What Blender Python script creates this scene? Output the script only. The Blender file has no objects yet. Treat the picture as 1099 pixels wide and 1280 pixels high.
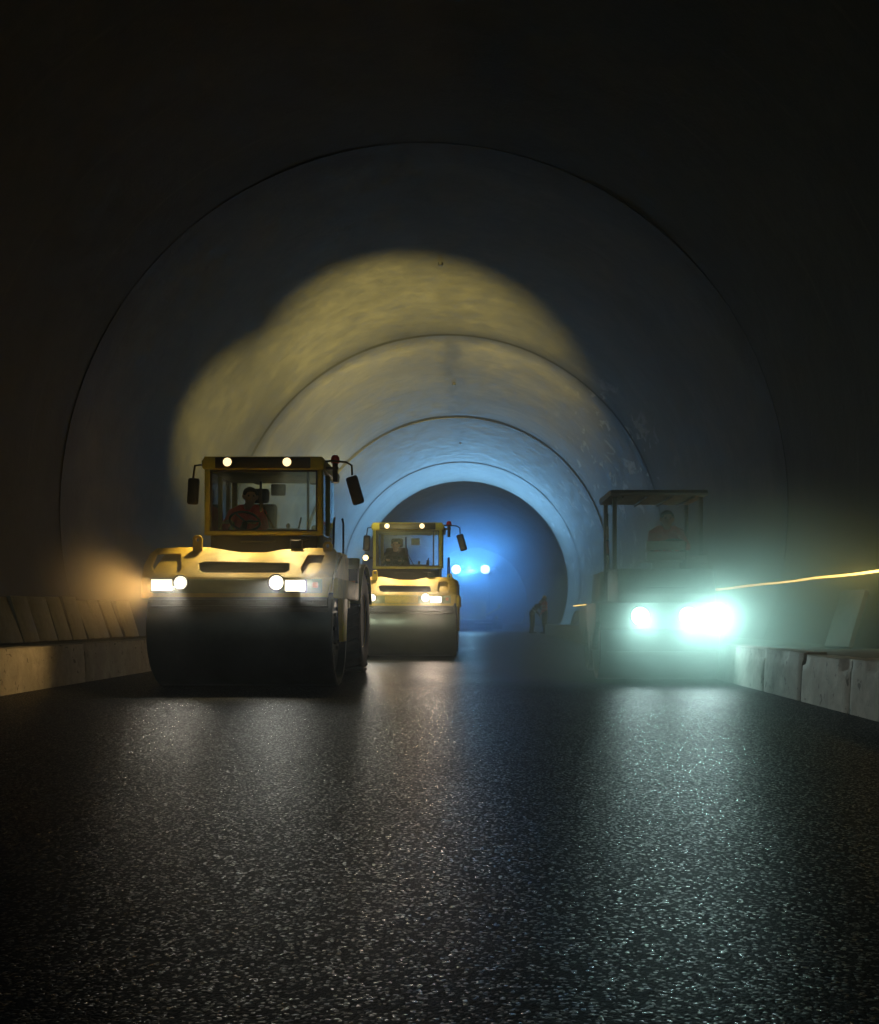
import bpy, bmesh, math, random
import numpy as np
from mathutils import Vector, Matrix, Quaternion, noise as mnoise
random.seed(7)
R = math.radians
C = bpy.context.scene.collection
sc = bpy.context.scene

# ------------------------------------------------------------------ camera
# measured: focal 1345 px on a 1099 px wide picture, vanishing point at (600, 771), eye 0.78 m above the road
cam_d = bpy.data.cameras.new('camera'); cam = bpy.data.objects.new('camera', cam_d); C.objects.link(cam)
cam.location = (0, 0, 0.78); cam.rotation_euler = (R(90), 0, 0)
cam_d.sensor_fit = 'HORIZONTAL'; cam_d.sensor_width = 36; cam_d.lens = 36*1345/1099
cam_d.shift_x = -50.5/1099; cam_d.shift_y = 131/1099
cam_d.clip_start = 0.05; cam_d.clip_end = 1000
sc.camera = cam
# ------------------------------------------------------------------ world: night sky outside the tunnel
w = bpy.data.worlds.new('World'); sc.world = w; w.use_nodes = True
nt = w.node_tree; nt.nodes.clear()
sky = nt.nodes.new('ShaderNodeTexSky'); sky.sky_type = 'NISHITA'; sky.sun_disc = False
sky.sun_elevation = R(4); sky.sun_rotation = R(0)
bg = nt.nodes.new('ShaderNodeBackground'); bg.inputs['Strength'].default_value = 0.15
wo = nt.nodes.new('ShaderNodeOutputWorld')
nt.links.new(sky.outputs[0], bg.inputs[0]); nt.links.new(bg.outputs[0], wo.inputs[0])
# ------------------------------------------------------------------ exposure and renderer
vs = sc.view_settings
vs.view_transform = 'Standard'; vs.look = 'None'; vs.gamma = 1; vs.use_curve_mapping = False; vs.exposure = 0.0
sc.render.engine = 'CYCLES'
cy = sc.cycles
cy.use_denoising = True; cy.max_bounces = 6; cy.diffuse_bounces = 3; cy.glossy_bounces = 3
cy.volume_step_rate = 2.0; cy.volume_bounces = 1; cy.transparent_max_bounces = 12; cy.sample_clamp_indirect = 4.0; cy.sample_clamp_direct = 0
cy.caustics_reflective = False; cy.caustics_refractive = False
# haze
HAZE_DENSITY = 0.0035; HAZE_ANISO = 0.6
# lamps: watts, colour
WARM = (1.0, 0.78, 0.36); WHITE_WARM = (1.0, 0.93, 0.78); AMBER_WHITE = (1.0, 0.58, 0.18); TEAL = (0.68, 0.98, 0.96); BLUE = (0.25, 0.62, 1.0); AMBER = (1.0, 0.55, 0.15)
P_HEAD_1 = 48; P_ROOF_1 = 190; P_REAR_1 = 22000; P_REAR_1B = 36000; P_FILL_1 = 250
P_HEAD_2 = 60; P_ROOF_2 = 190; P_REAR_2 = 60; P_REAR_2B = 60; P_FILL_2 = 10
P_TANDEM = 95; P_PAVER = 1800; P_PAVER_WIDE = 3000

# ================================================================== helpers
class MB:
    """collects shapes; build() links them as ONE mesh object"""
    def __init__(s): s.bm = bmesh.new()
    def box(s, x0, x1, y0, y1, z0, z1, bev=0.0, seg=2, M=None):
        r = bmesh.ops.create_cube(s.bm, size=1)
        vs_ = r['verts']
        for v in vs_:
            v.co = Vector((x0+(v.co.x+.5)*(x1-x0), y0+(v.co.y+.5)*(y1-y0), z0+(v.co.z+.5)*(z1-z0)))
        if M is not None: bmesh.ops.transform(s.bm, matrix=M, verts=vs_)
        if bev > 0:
            es = list({e for v in vs_ for e in v.link_edges})
            bmesh.ops.bevel(s.bm, geom=es, offset=bev, segments=seg, affect='EDGES', profile=.5)
        return s
    def prism(s, pts, axis, a0, a1, holes=(), bev=0.0):
        """outline (u,v) with holes, extruded along axis 'X' (u=y,v=z), 'Y' (u=x,v=z) or 'Z' (u=x,v=y)"""
        def P(u, v, a): return {'X': (a, u, v), 'Y': (u, a, v), 'Z': (u, v, a)}[axis]
        bm = bmesh.new()
        edges = []
        for loop in [pts]+list(holes):
            vv = [bm.verts.new(P(u, v, a0)) for u, v in loop]
            for i in range(len(vv)): edges.append(bm.edges.new((vv[i], vv[(i+1) % len(vv)])))
        bmesh.ops.triangle_fill(bm, use_beauty=True, use_dissolve=False, edges=edges)
        fs = bm.faces[:]
        r = bmesh.ops.extrude_face_region(bm, geom=fs)
        d = Vector(P(0, 0, a1))-Vector(P(0, 0, a0))
        bmesh.ops.translate(bm, vec=d, verts=[g for g in r['geom'] if isinstance(g, bmesh.types.BMVert)])
        bmesh.ops.recalc_face_normals(bm, faces=bm.faces[:])
        bmesh.ops.dissolve_limit(bm, angle_limit=R(1), verts=bm.verts[:], edges=bm.edges[:])
        if bev > 0:
            es = [e for e in bm.edges if len(e.link_faces) == 2 and e.calc_face_angle(0) > R(60)]
            bmesh.ops.bevel(bm, geom=es, offset=bev, segments=2, affect='EDGES', profile=.5)
        s._merge(bm); return s
    def _merge(s, bm):
        me = bpy.data.meshes.new('tmp'); bm.to_mesh(me); bm.free(); s.bm.from_mesh(me); bpy.data.meshes.remove(me)
    def cyl(s, p0, p1, r0, r1=None, seg=20, bev=0.0):
        r1 = r0 if r1 is None else r1
        p0, p1 = Vector(p0), Vector(p1); d = p1-p0
        M = Matrix.Translation((p0+p1)/2) @ d.to_track_quat('Z', 'Y').to_matrix().to_4x4()
        r = bmesh.ops.create_cone(s.bm, cap_ends=True, segments=seg, radius1=r0, radius2=r1, depth=d.length, matrix=M)
        if bev > 0:
            vs_ = r['verts']; es = list({e for v in vs_ for e in v.link_edges})
            es = [e for e in es if e.calc_face_angle(0) > R(60)]
            bmesh.ops.bevel(s.bm, geom=es, offset=bev, segments=2, affect='EDGES')
        return s
    def tube(s, pts, r, seg=8, closed=False):
        pts = [Vector(p) for p in pts]; n = len(pts); rings = []; up = None
        for i, p in enumerate(pts):
            t = (pts[min(i+1, n-1)]-pts[max(i-1, 0)]).normalized()
            if closed: t = (pts[(i+1) % n]-pts[i-1]).normalized()
            if up is None: up = t.orthogonal().normalized()
            up = (up-t*up.dot(t)).normalized(); b = t.cross(up)
            rr = r[i] if isinstance(r, (list, tuple)) else r
            rings.append([s.bm.verts.new(p+(up*math.cos(2*math.pi*k/seg)+b*math.sin(2*math.pi*k/seg))*rr) for k in range(seg)])
        m = n if closed else n-1
        for i in range(m):
            a, b_ = rings[i], rings[(i+1) % n]
            for k in range(seg): s.bm.faces.new((a[k], a[(k+1) % seg], b_[(k+1) % seg], b_[k]))
        if not closed:
            s.bm.faces.new(rings[0][::-1]); s.bm.faces.new(rings[-1])
        return s
    def lathe(s, prof, axis='X', c=(0, 0, 0), seg=48):
        """profile [(radius, along)] turned about axis through c"""
        c = Vector(c); rings = []
        for r, a in prof:
            ring = []
            for k in range(seg):
                t = 2*math.pi*k/seg; u, v = r*math.cos(t), r*math.sin(t)
                ring.append(s.bm.verts.new(c+Vector({'X': (a, u, v), 'Y': (u, a, v), 'Z': (u, v, a)}[axis])))
            rings.append(ring)
        fs = []
        for i in range(len(rings)-1):
            for k in range(seg):
                fs.append(s.bm.faces.new((rings[i][k], rings[i][(k+1) % seg], rings[i+1][(k+1) % seg], rings[i+1][k])))
        for q in (rings[0], rings[-1]): fs.append(s.bm.faces.new(q))
        bmesh.ops.recalc_face_normals(s.bm, faces=fs)
        return s
    def ell(s, c, rx, ry, rz, seg=16, M=None):
        nv = max(6, seg*2//3); c = Vector(c); A = (M or Matrix()).to_3x3(); new = s.bm.verts.new
        def P(i, k):
            t, p = math.pi*i/nv, 2*math.pi*k/seg
            return new(c+A @ Vector((rx*math.sin(t)*math.cos(p), ry*math.sin(t)*math.sin(p), rz*math.cos(t))))
        top, bot = P(0, 0), P(nv, 0)
        rings = [[P(i, k) for k in range(seg)] for i in range(1, nv)]
        for k in range(seg):
            q = (k+1) % seg
            s.bm.faces.new((top, rings[0][k], rings[0][q])); s.bm.faces.new((bot, rings[-1][q], rings[-1][k]))
            for i in range(nv-2): s.bm.faces.new((rings[i][k], rings[i+1][k], rings[i+1][q], rings[i][q]))
        return s
    def build(s, name, mat, parent=None, smooth=True, ang=38):
        bm = s.bm
        if smooth:
            for f in bm.faces: f.smooth = True
            for e in bm.edges:
                if len(e.link_faces) == 2 and e.calc_face_angle(0) > R(ang): e.smooth = False
        me = bpy.data.meshes.new(name); bm.to_mesh(me); bm.free()
        o = bpy.data.objects.new(name, me); C.objects.link(o)
        if mat is not None: me.materials.append(mat)
        if parent is not None: o.parent = parent
        return o

def tag(o, label=None, cat=None, group=None, kind=None):
    if label: o['label'] = label
    if cat: o['category'] = cat
    if group: o['group'] = group
    if kind: o['kind'] = kind
    return o
def empty(name, loc, rz=0.0):
    o = bpy.data.objects.new(name, None); C.objects.link(o); o.location = loc; o.rotation_euler = (0, 0, rz)
    o.empty_display_size = .2; return o
def spot(parent, loc, aim, power, color, size=70, blend=.6, radius=.05):
    d = bpy.data.lights.new('lamp_light', 'SPOT'); d.energy = power; d.color = color
    d.spot_size = R(size); d.spot_blend = blend; d.shadow_soft_size = radius
    o = bpy.data.objects.new('lamp_light', d); C.objects.link(o); o.parent = parent; o.location = loc
    o.rotation_euler = (Vector(aim)-Vector(loc)).to_track_quat('-Z', 'Y').to_euler()
    return o

# ================================================================== materials
def nodes(name):
    m = bpy.data.materials.new(name); m.use_nodes = True
    t = m.node_tree; t.nodes.clear()
    out = t.nodes.new('ShaderNodeOutputMaterial'); b = t.nodes.new('ShaderNodeBsdfPrincipled')
    t.links.new(b.outputs[0], out.inputs[0]); return m, t, b
def N(t, typ, **kw):
    n = t.nodes.new(typ)
    for k, v in kw.items():
        if k in n.inputs: n.inputs[k].default_value = v
        else: setattr(n, k, v)
    return n
def coord(t, scale=(1, 1, 1)):
    tc = N(t, 'ShaderNodeTexCoord'); mp = N(t, 'ShaderNodeMapping'); mp.inputs['Scale'].default_value = scale
    t.links.new(tc.outputs['Object'], mp.inputs[0]); return mp.outputs[0]
def ramp(t, src, p0, p1, c0, c1):
    r = N(t, 'ShaderNodeValToRGB'); e = r.color_ramp.elements
    e[0].position = p0; e[1].position = p1; e[0].color = (*c0, 1); e[1].color = (*c1, 1)
    t.links.new(src, r.inputs[0]); return r.outputs[0]
def mix(t, fac, a, b, mode='MIX'):
    m = N(t, 'ShaderNodeMix', data_type='RGBA', blend_type=mode)
    for sock, v in ((m.inputs[0], fac), (m.inputs[6], a), (m.inputs[7], b)):
        if hasattr(v, 'node'): t.links.new(v, sock)
        elif isinstance(v, (int, float)): sock.default_value = v
        else: sock.default_value = (*v, 1)
    return m.outputs[2]
def noise(t, vec, scale, detail=5, rough=.6, dist=0):
    n = N(t, 'ShaderNodeTexNoise', Scale=scale, Detail=detail, Roughness=rough, Distortion=dist); t.links.new(vec, n.inputs['Vector']); return n.outputs[0]
def math_(t, op, a, b=0.0, clamp=False):
    m = N(t, 'ShaderNodeMath', operation=op, use_clamp=clamp)
    for sock, v in ((m.inputs[0], a), (m.inputs[1], b)):
        if hasattr(v, 'node'): t.links.new(v, sock)
        else: sock.default_value = v
    return m.outputs[0]
def bump(t, b, h, strength, dist):
    n = N(t, 'ShaderNodeBump', Strength=strength, Distance=dist); t.links.new(h, n.inputs['Height']); t.links.new(n.outputs[0], b.inputs['Normal']); return n

def worn(name, base, rough=.45, metal=0.0, dirt=(.03, .025, .02), amount=.35, scale=6, bumpd=.002, spec=.5):
    """painted / moulded surface with grime in large soft patches and fine grain"""
    m, t, b = nodes(name)
    v = coord(t)
    n1 = noise(t, v, scale, 7, .65, .3); n2 = noise(t, v, scale*9, 3, .6)
    f = ramp(t, n1, .45, .72, (0, 0, 0), (1, 1, 1))
    f = math_(t, 'MULTIPLY', f, amount)
    c = mix(t, f, base, dirt)
    c = mix(t, math_(t, 'MULTIPLY', n2, .35), c, tuple(x*.55 for x in base))
    t.links.new(c, b.inputs['Base Color'])
    t.links.new(math_(t, 'ADD', math_(t, 'MULTIPLY', n1, .35), rough-.15), b.inputs['Roughness'])
    b.inputs['Metallic'].default_value = metal; b.inputs['Specular IOR Level'].default_value = spec
    if bumpd: bump(t, b, n2, .35, bumpd)
    return m
def emis(name, color, strength, shade=None):
    m, t, b = nodes(name)
    b.inputs['Base Color'].default_value = (.6, .6, .6, 1); b.inputs['Roughness'].default_value = .2
    v = coord(t); n = noise(t, v, 90, 2)
    c = mix(t, math_(t, 'MULTIPLY', n, .3), color, tuple(x*.7 for x in color))
    t.links.new(c, b.inputs['Emission Color']); b.inputs['Emission Strength'].default_value = strength
    return m
def glass_mat(name, tint=(.95, .98, .97)):
    m, t, b = nodes(name); t.nodes.remove(b)
    out = [n for n in t.nodes if n.type == 'OUTPUT_MATERIAL'][0]
    tr = N(t, 'ShaderNodeBsdfTransparent'); tr.inputs[0].default_value = (*tint, 1)
    gl = N(t, 'ShaderNodeBsdfGlossy', Roughness=.06); gl.inputs[0].default_value = (.9, .95, 1, 1)
    fr = N(t, 'ShaderNodeFresnel', IOR=1.45)
    v = coord(t); n = noise(t, v, 5, 5)
    df = N(t, 'ShaderNodeBsdfDiffuse'); df.inputs[0].default_value = (.35, .33, .28, 1)
    m1 = N(t, 'ShaderNodeMixShader'); m2 = N(t, 'ShaderNodeMixShader')
    t.links.new(fr.outputs[0], m1.inputs[0]); t.links.new(tr.outputs[0], m1.inputs[1]); t.links.new(gl.outputs[0], m1.inputs[2])
    t.links.new(math_(t, 'MULTIPLY', ramp(t, n, .4, .8, (0, 0, 0), (1, 1, 1)), .045), m2.inputs[0])   # dust film
    t.links.new(m1.outputs[0], m2.inputs[1]); t.links.new(df.outputs[0], m2.inputs[2]); t.links.new(m2.outputs[0], out.inputs[0])
    return m

def asphalt_mat():
    m, t, b = nodes('asphalt')
    v = coord(t)
    vo = N(t, 'ShaderNodeTexVoronoi', Scale=124.0); vo.feature = 'F1'; t.links.new(v, vo.inputs['Vector'])
    vo2 = N(t, 'ShaderNodeTexVoronoi', Scale=230.0); t.links.new(v, vo2.inputs['Vector'])
    sep = N(t, 'ShaderNodeSeparateColor'); t.links.new(vo.outputs['Color'], sep.inputs[0])
    big = noise(t, coord(t, (1, .35, 1)), .9, 5, .6); mid = noise(t, v, 9, 4, .6)
    # some stones sit proud and some are missing: per stone height, rounded top
    stone = math_(t, 'SUBTRACT', 1.0, math_(t, 'MULTIPLY', vo.outputs['Distance'], 1.1))
    h = math_(t, 'MULTIPLY', stone, math_(t, 'ADD', math_(t, 'MULTIPLY', sep.outputs[0], .8), .3))
    h = math_(t, 'ADD', h, math_(t, 'MULTIPLY', vo2.outputs['Distance'], .35))
    h = math_(t, 'ADD', h, math_(t, 'MULTIPLY', mid, .9))
    c = mix(t, sep.outputs[1], (.005, .006, .008), (.022, .026, .033))
    c = mix(t, ramp(t, big, .4, .7, (0, 0, 0), (1, 1, 1)), c, (.009, .011, .014))
    t.links.new(c, b.inputs['Base Color'])
    sel = ramp(t, sep.outputs[2], .74, 1.0, (0, 0, 0), (1, 1, 1))          # a few stones are polished, most are matt
    r = math_(t, 'ADD', math_(t, 'SUBTRACT', .42, math_(t, 'MULTIPLY', sel, .20)), math_(t, 'MULTIPLY', math_(t, 'SUBTRACT', big, .5), .2))
    t.links.new(r, b.inputs['Roughness'])
    t.links.new(math_(t, 'ADD', math_(t, 'MULTIPLY', sel, .58), .01), b.inputs['Specular IOR Level'])
    bump(t, b, h, .28, .010)
    return m
def concrete_mat(name, base, dark, scale=1.0, rough=.75, marks=False, spec=.3):
    m, t, b = nodes(name)
    v = coord(t)
    n0 = noise(t, v, .45*scale, 4, .6, .6); n1 = noise(t, v, 2.2*scale, 7, .65, .1 if marks else .4); n2 = noise(t, v, 30*scale, 4, .6)
    streak = noise(t, coord(t, (1.6, 1.6, .12)), 1.6*scale, 5, .6, .1)
    lo, hi = (.35, .74) if marks else (.38, .7)
    c = mix(t, ramp(t, n1, lo, hi, (0, 0, 0), (1, 1, 1)), base, dark)
    c = mix(t, math_(t, 'MULTIPLY', ramp(t, n0, .40, .64, (0, 0, 0), (1, 1, 1)), .6), c, tuple(x*.8 for x in dark))
    c = mix(t, math_(t, 'MULTIPLY', ramp(t, streak, .55, .75, (0, 0, 0), (1, 1, 1)), .3 if marks else .35), c, tuple(x*.45 for x in dark))
    c = mix(t, math_(t, 'MULTIPLY', n2, .35), c, tuple(x*.5 for x in base))
    if name.startswith('kerb'):     # pits and knocks in the cast face
        pit = ramp(t, noise(t, v, 11, 3, .5, .8), .63, .70, (0, 0, 0), (1, 1, 1))
        c = mix(t, math_(t, 'MULTIPLY', pit, .75), c, (.07, .07, .065))
    oi = N(t, 'ShaderNodeObjectInfo')
    c = mix(t, 1.0, c, mix(t, oi.outputs['Random'], (.78, .78, .78), (1.0, 1.0, 1.0)), 'MULTIPLY')
    if marks:
        sx = N(t, 'ShaderNodeSeparateXYZ'); tc = N(t, 'ShaderNodeTexCoord'); t.links.new(tc.outputs['Object'], sx.inputs[0])
        fr = math_(t, 'FRACT', math_(t, 'DIVIDE', math_(t, 'ADD', sx.outputs[1], math_(t, 'ADD', 30.05, math_(t, 'MULTIPLY', n1, .12))), 1.9))
        fl = math_(t, 'MULTIPLY', math_(t, 'LESS_THAN', fr, .03), ramp(t, noise(t, v, .8, 3), .42, .6, (0, 0, 0), (1, 1, 1)))
        c = mix(t, math_(t, 'MULTIPLY', fl, .7), c, (.06, .058, .05))
        jf = math_(t, 'FRACT', math_(t, 'DIVIDE', math_(t, 'ADD', sx.outputs[1], 45.7-16.7+5.725-.0), 11.45))
        jd = math_(t, 'MULTIPLY', math_(t, 'ABSOLUTE', math_(t, 'SUBTRACT', jf, .5)), 11.45)
        jd = math_(t, 'ADD', jd, math_(t, 'MULTIPLY', math_(t, 'SUBTRACT', noise(t, v, .9, 5), .5), 1.5))
        c = mix(t, math_(t, 'MULTIPLY', ramp(t, jd, .10, 1.05, (1, 1, 1), (0, 0, 0)), .8), c, (.02, .02, .019))
        dx = math_(t, 'ABSOLUTE', math_(t, 'ADD', sx.outputs[0], .78))
        cr = math_(t, 'MULTIPLY', ramp(t, dx, .12, .50, (1, 1, 1), (0, 0, 0)), ramp(t, noise(t, coord(t, (1.2, .5, 1)), 1.3, 4), .38, .62, (0, 0, 0), (1, 1, 1)))
        c = mix(t, math_(t, 'MULTIPLY', cr, .85), c, (.06, .058, .05))
    if marks:   # pale lime runs and scuffs on the right-hand haunch of the vault
        mk = noise(t, coord(t, (1.6, .45, 1.0)), 1.9, 5, .6, .6)
        sx = N(t, 'ShaderNodeSeparateXYZ'); tc = N(t, 'ShaderNodeTexCoord'); t.links.new(tc.outputs['Object'], sx.inputs[0])
        msk = math_(t, 'MULTIPLY', ramp(t, mk, .585, .64, (0, 0, 0), (1, 1, 1)), ramp(t, math_(t, 'DIVIDE', math_(t, 'ADD', sx.outputs[0], 1.0), 7.0), .45, .75, (0, 0, 0), (1, 1, 1)))
        msk = math_(t, 'MULTIPLY', msk, ramp(t, math_(t, 'DIVIDE', sx.outputs[1], 60.0), .40, .50, (0, 0, 0), (1, 1, 1)))
        c = mix(t, math_(t, 'MULTIPLY', msk, .7), c, (.52, .54, .53))
    t.links.new(c, b.inputs['Base Color'])
    t.links.new(math_(t, 'ADD', math_(t, 'MULTIPLY', n1, -.3), rough+.12), b.inputs['Roughness'])
    b.inputs['Specular IOR Level'].default_value = spec
    h = math_(t, 'ADD', n1, math_(t, 'MULTIPLY', n2, .25))
    bump(t, b, h, .5, .03/scale)
    return m

M = {}
M['asphalt'] = asphalt_mat()
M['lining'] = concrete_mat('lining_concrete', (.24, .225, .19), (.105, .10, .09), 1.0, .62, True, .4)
M['lining_half_shaded'] = concrete_mat('half_shaded_concrete', (.14, .135, .12), (.06, .06, .055), 1.0, .66, True, .3)  # middle section: part of the tunnel's darkness put into the colour
M['lining_shaded'] = concrete_mat('shaded_concrete', (.085, .085, .08), (.028, .028, .028), 1.0, .7, True, .25)  # same lining near the camera, with the unlit gloom painted in
M['joint'] = concrete_mat('joint_filler', (.024, .024, .024), (.012, .012, .012), 2, .9)
M['rock'] = concrete_mat('sprayed_rock', (.13, .13, .13), (.06, .06, .065), 1.4, .85)
M['ground'] = concrete_mat('ground_gravel', (.10, .10, .095), (.05, .05, .05), 3, .9)
M['kerb'] = concrete_mat('kerb_concrete', (.60, .59, .54), (.36, .35, .32), 3.5, .8)
M['slab'] = concrete_mat('slab_concrete', (.50, .49, .44), (.32, .31, .28), 3, .8)
M['walk'] = concrete_mat('walk_concrete', (.24, .235, .22), (.13, .13, .12), 2.5, .85)
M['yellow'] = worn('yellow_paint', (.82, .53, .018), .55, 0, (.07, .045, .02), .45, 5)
M['shaded_yellow'] = worn('shaded_yellow_paint', (.36, .35, .055), .5, 0, (.07, .07, .03), .5, 5)  # the yellow paint again, with dim light put into its colour
M['plate'] = worn('plate_yellow', (.80, .52, .02), .4, 0, (.2, .12, .02), .25, 9)
M['black'] = worn('black_plastic', (.018, .018, .02), .45, 0, (.06, .055, .05), .35, 7)
M['steel'] = worn('dark_drum_steel', (.075, .09, .105), .36, .75, (.03, .03, .032), .5, 3, .0015)
M['grey'] = worn('grey_paint', (.20, .21, .21), .5, 0, (.07, .065, .06), .4, 6)
M['cream'] = worn('pale_machine_paint', (.46, .47, .40), .45, 0, (.12, .11, .09), .4, 5)
M['rubber'] = worn('tyre_rubber', (.022, .022, .023), .75, 0, (.06, .055, .045), .5, 8, .004)
M['chrome'] = worn('mirror_glass', (.7, .72, .75), .2, 1.0, (.2, .2, .2), .15, 8, 0)
M['fabric'] = worn('seat_vinyl', (.020, .021, .024), .7, 0, (.05, .045, .04), .3, 14)
M['orange_reflector'] = worn('amber_reflector', (.9, .30, .05), .25, 0, (.4, .15, .03), .2, 30, 0)
M['red_lens'] = worn('red_lens', (.55, .02, .02), .25, 0, (.2, .01, .01), .2, 20, 0)
M['white_paint'] = worn('white_paint', (.75, .75, .72), .5, 0, (.3, .29, .27), .35, 8)
M['red_paint'] = worn('red_paint', (.55, .05, .04), .5, 0, (.2, .03, .03), .35, 8)
M['glass'] = glass_mat('cab_glass')
M['lens_warm'] = emis('lens_warm', (1.0, .72, .36), 2.0)
M['lens_white'] = emis('lens_white', (1.0, .90, .64), 2.4)
M['lens_amber'] = emis('lens_amber', (1.0, .68, .28), 4)
M['lens_teal'] = emis('lens_teal', (.88, 1.0, .97), 7)
M['lens_blue'] = emis('lens_blue', (.75, .9, 1.0), 12)
M['rope'] = emis('rope_light', (1.0, .62, .14), 7.5)
M['skin'] = worn('skin', (.42, .24, .16), .5, 0, (.30, .15, .10), .3, 12, 0)
M['hair'] = worn('hair', (.012, .010, .009), .6, 0, (.03, .025, .02), .3, 40)
M['red_cloth'] = worn('orange_red_cloth', (.82, .075, .05), .8, 0, (.25, .04, .02), .35, 12, .003)
M['navy_cloth'] = worn('navy_cloth', (.02, .028, .05), .85, 0, (.05, .05, .05), .3, 12, .003)
M['dark_cloth'] = worn('dark_cloth', (.025, .025, .028), .85, 0, (.05, .05, .05), .3, 12, .003)
M['stripe'] = worn('reflective_stripe', (.65, .66, .60), .35, 0, (.4, .4, .35), .3, 20, 0)
M['boot'] = worn('boot_leather', (.03, .022, .016), .6, 0, (.08, .06, .04), .4, 14)
M['helmet_white'] = worn('white_helmet', (.75, .77, .78), .3, 0, (.4, .4, .38), .25, 10, 0)
M['helmet_yellow'] = worn('yellow_helmet', (.75, .5, .04), .3, 0, (.4, .3, .05), .25, 10, 0)

# ================================================================== the tunnel
TX, TR, TZ = -0.87, 5.66, 2.49            # axis, radius, height of the arch centre
def arch(r, n=72):
    """section of the bore from the left foot over the crown to the right foot"""
    a0 = -math.asin(min(1, (TZ+.3)/r))
    return [(TX-r*math.cos(a0+(math.pi-2*a0)*i/n), TZ+r*math.sin(a0+(math.pi-2*a0)*i/n)) for i in range(n+1)]
def bore(y0, y1, r, thick, ny, rough=0.0, seed=0, lip=0.0):
    m = MB(); bm = m.bm; inner = arch(r); outer = arch(r+thick)
    n = len(inner); G = []
    for j in range(ny+1):
        y = y0+(y1-y0)*j/ny; row = []
        edge = 0.0
        for i, (x, z) in enumerate(inner):
            d = Vector((x-TX, 0, z-TZ)).normalized()
            q = mnoise.noise(Vector((x*.35+seed, y*.35, z*.35)))*rough + mnoise.noise(Vector((x*1.3, y*1.3+seed, z*1.3)))*rough*.35
            row.append(bm.verts.new((x+d.x*q, y, z+d.z*q)))
        G.append(row)
    for j in range(ny):
        for i in range(n-1): bm.faces.new((G[j][i], G[j][i+1], G[j+1][i+1], G[j+1][i]))
    O = [[bm.verts.new((x, y, z)) for x, z in outer] for y in (y0, y1)]
    for i in range(n-1):
        bm.faces.new((O[0][i+1], O[0][i], O[1][i], O[1][i+1]))
        bm.faces.new((G[0][i+1], G[0][i], O[0][i], O[0][i+1]))
        bm.faces.new((G[-1][i], G[-1][i+1], O[1][i+1], O[1][i]))
    bmesh.ops.recalc_face_normals(bm, faces=bm.faces[:])
    return m
tunnel = empty('tunnel', (0, 0, 0))
tag(tunnel, 'long round concrete road tunnel with dark ring joints between its cast lining sections', 'tunnel')
JW = [0, .03, .035, .11, .20, .22, .11]
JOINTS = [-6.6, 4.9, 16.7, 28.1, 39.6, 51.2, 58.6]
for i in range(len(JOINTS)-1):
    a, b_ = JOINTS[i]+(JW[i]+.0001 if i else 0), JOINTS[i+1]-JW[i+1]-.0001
    o = bore(a, b_, TR+[0, 0, 0, .01, -.01, 0][i], .5, 24, .018, i*7.3).build('lining_section', M['lining_shaded' if i < 2 else 'lining_half_shaded' if i == 2 else 'lining'], tunnel, ang=50)
    if i < 5:
        j = bore(JOINTS[i+1]-JW[i+1], JOINTS[i+1]+JW[i+1], TR+.008, .4, 2, .012, i).build('ring_joint', M['joint'], tunnel, ang=50)
bore(58.56, 128, TR+.75, .5, 70, .16, 31).build('unlined_bore', M['rock'], tunnel, ang=80)
rf = MB(); rf.prism([(x, z) for x, z in arch(TR+1.2)], 'Y', 127.6, 128.3).build('rock_face', M['rock'], tunnel, smooth=False)
# crown anchors, small dark sockets
for y in (22.4, 34.0, 45.5):
    MB().cyl((TX+.05, y, TZ+TR+.03), (TX+.05, y, TZ+TR-.06), .06, .045, 12).build('crown_socket', M['black'], tunnel)

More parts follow.
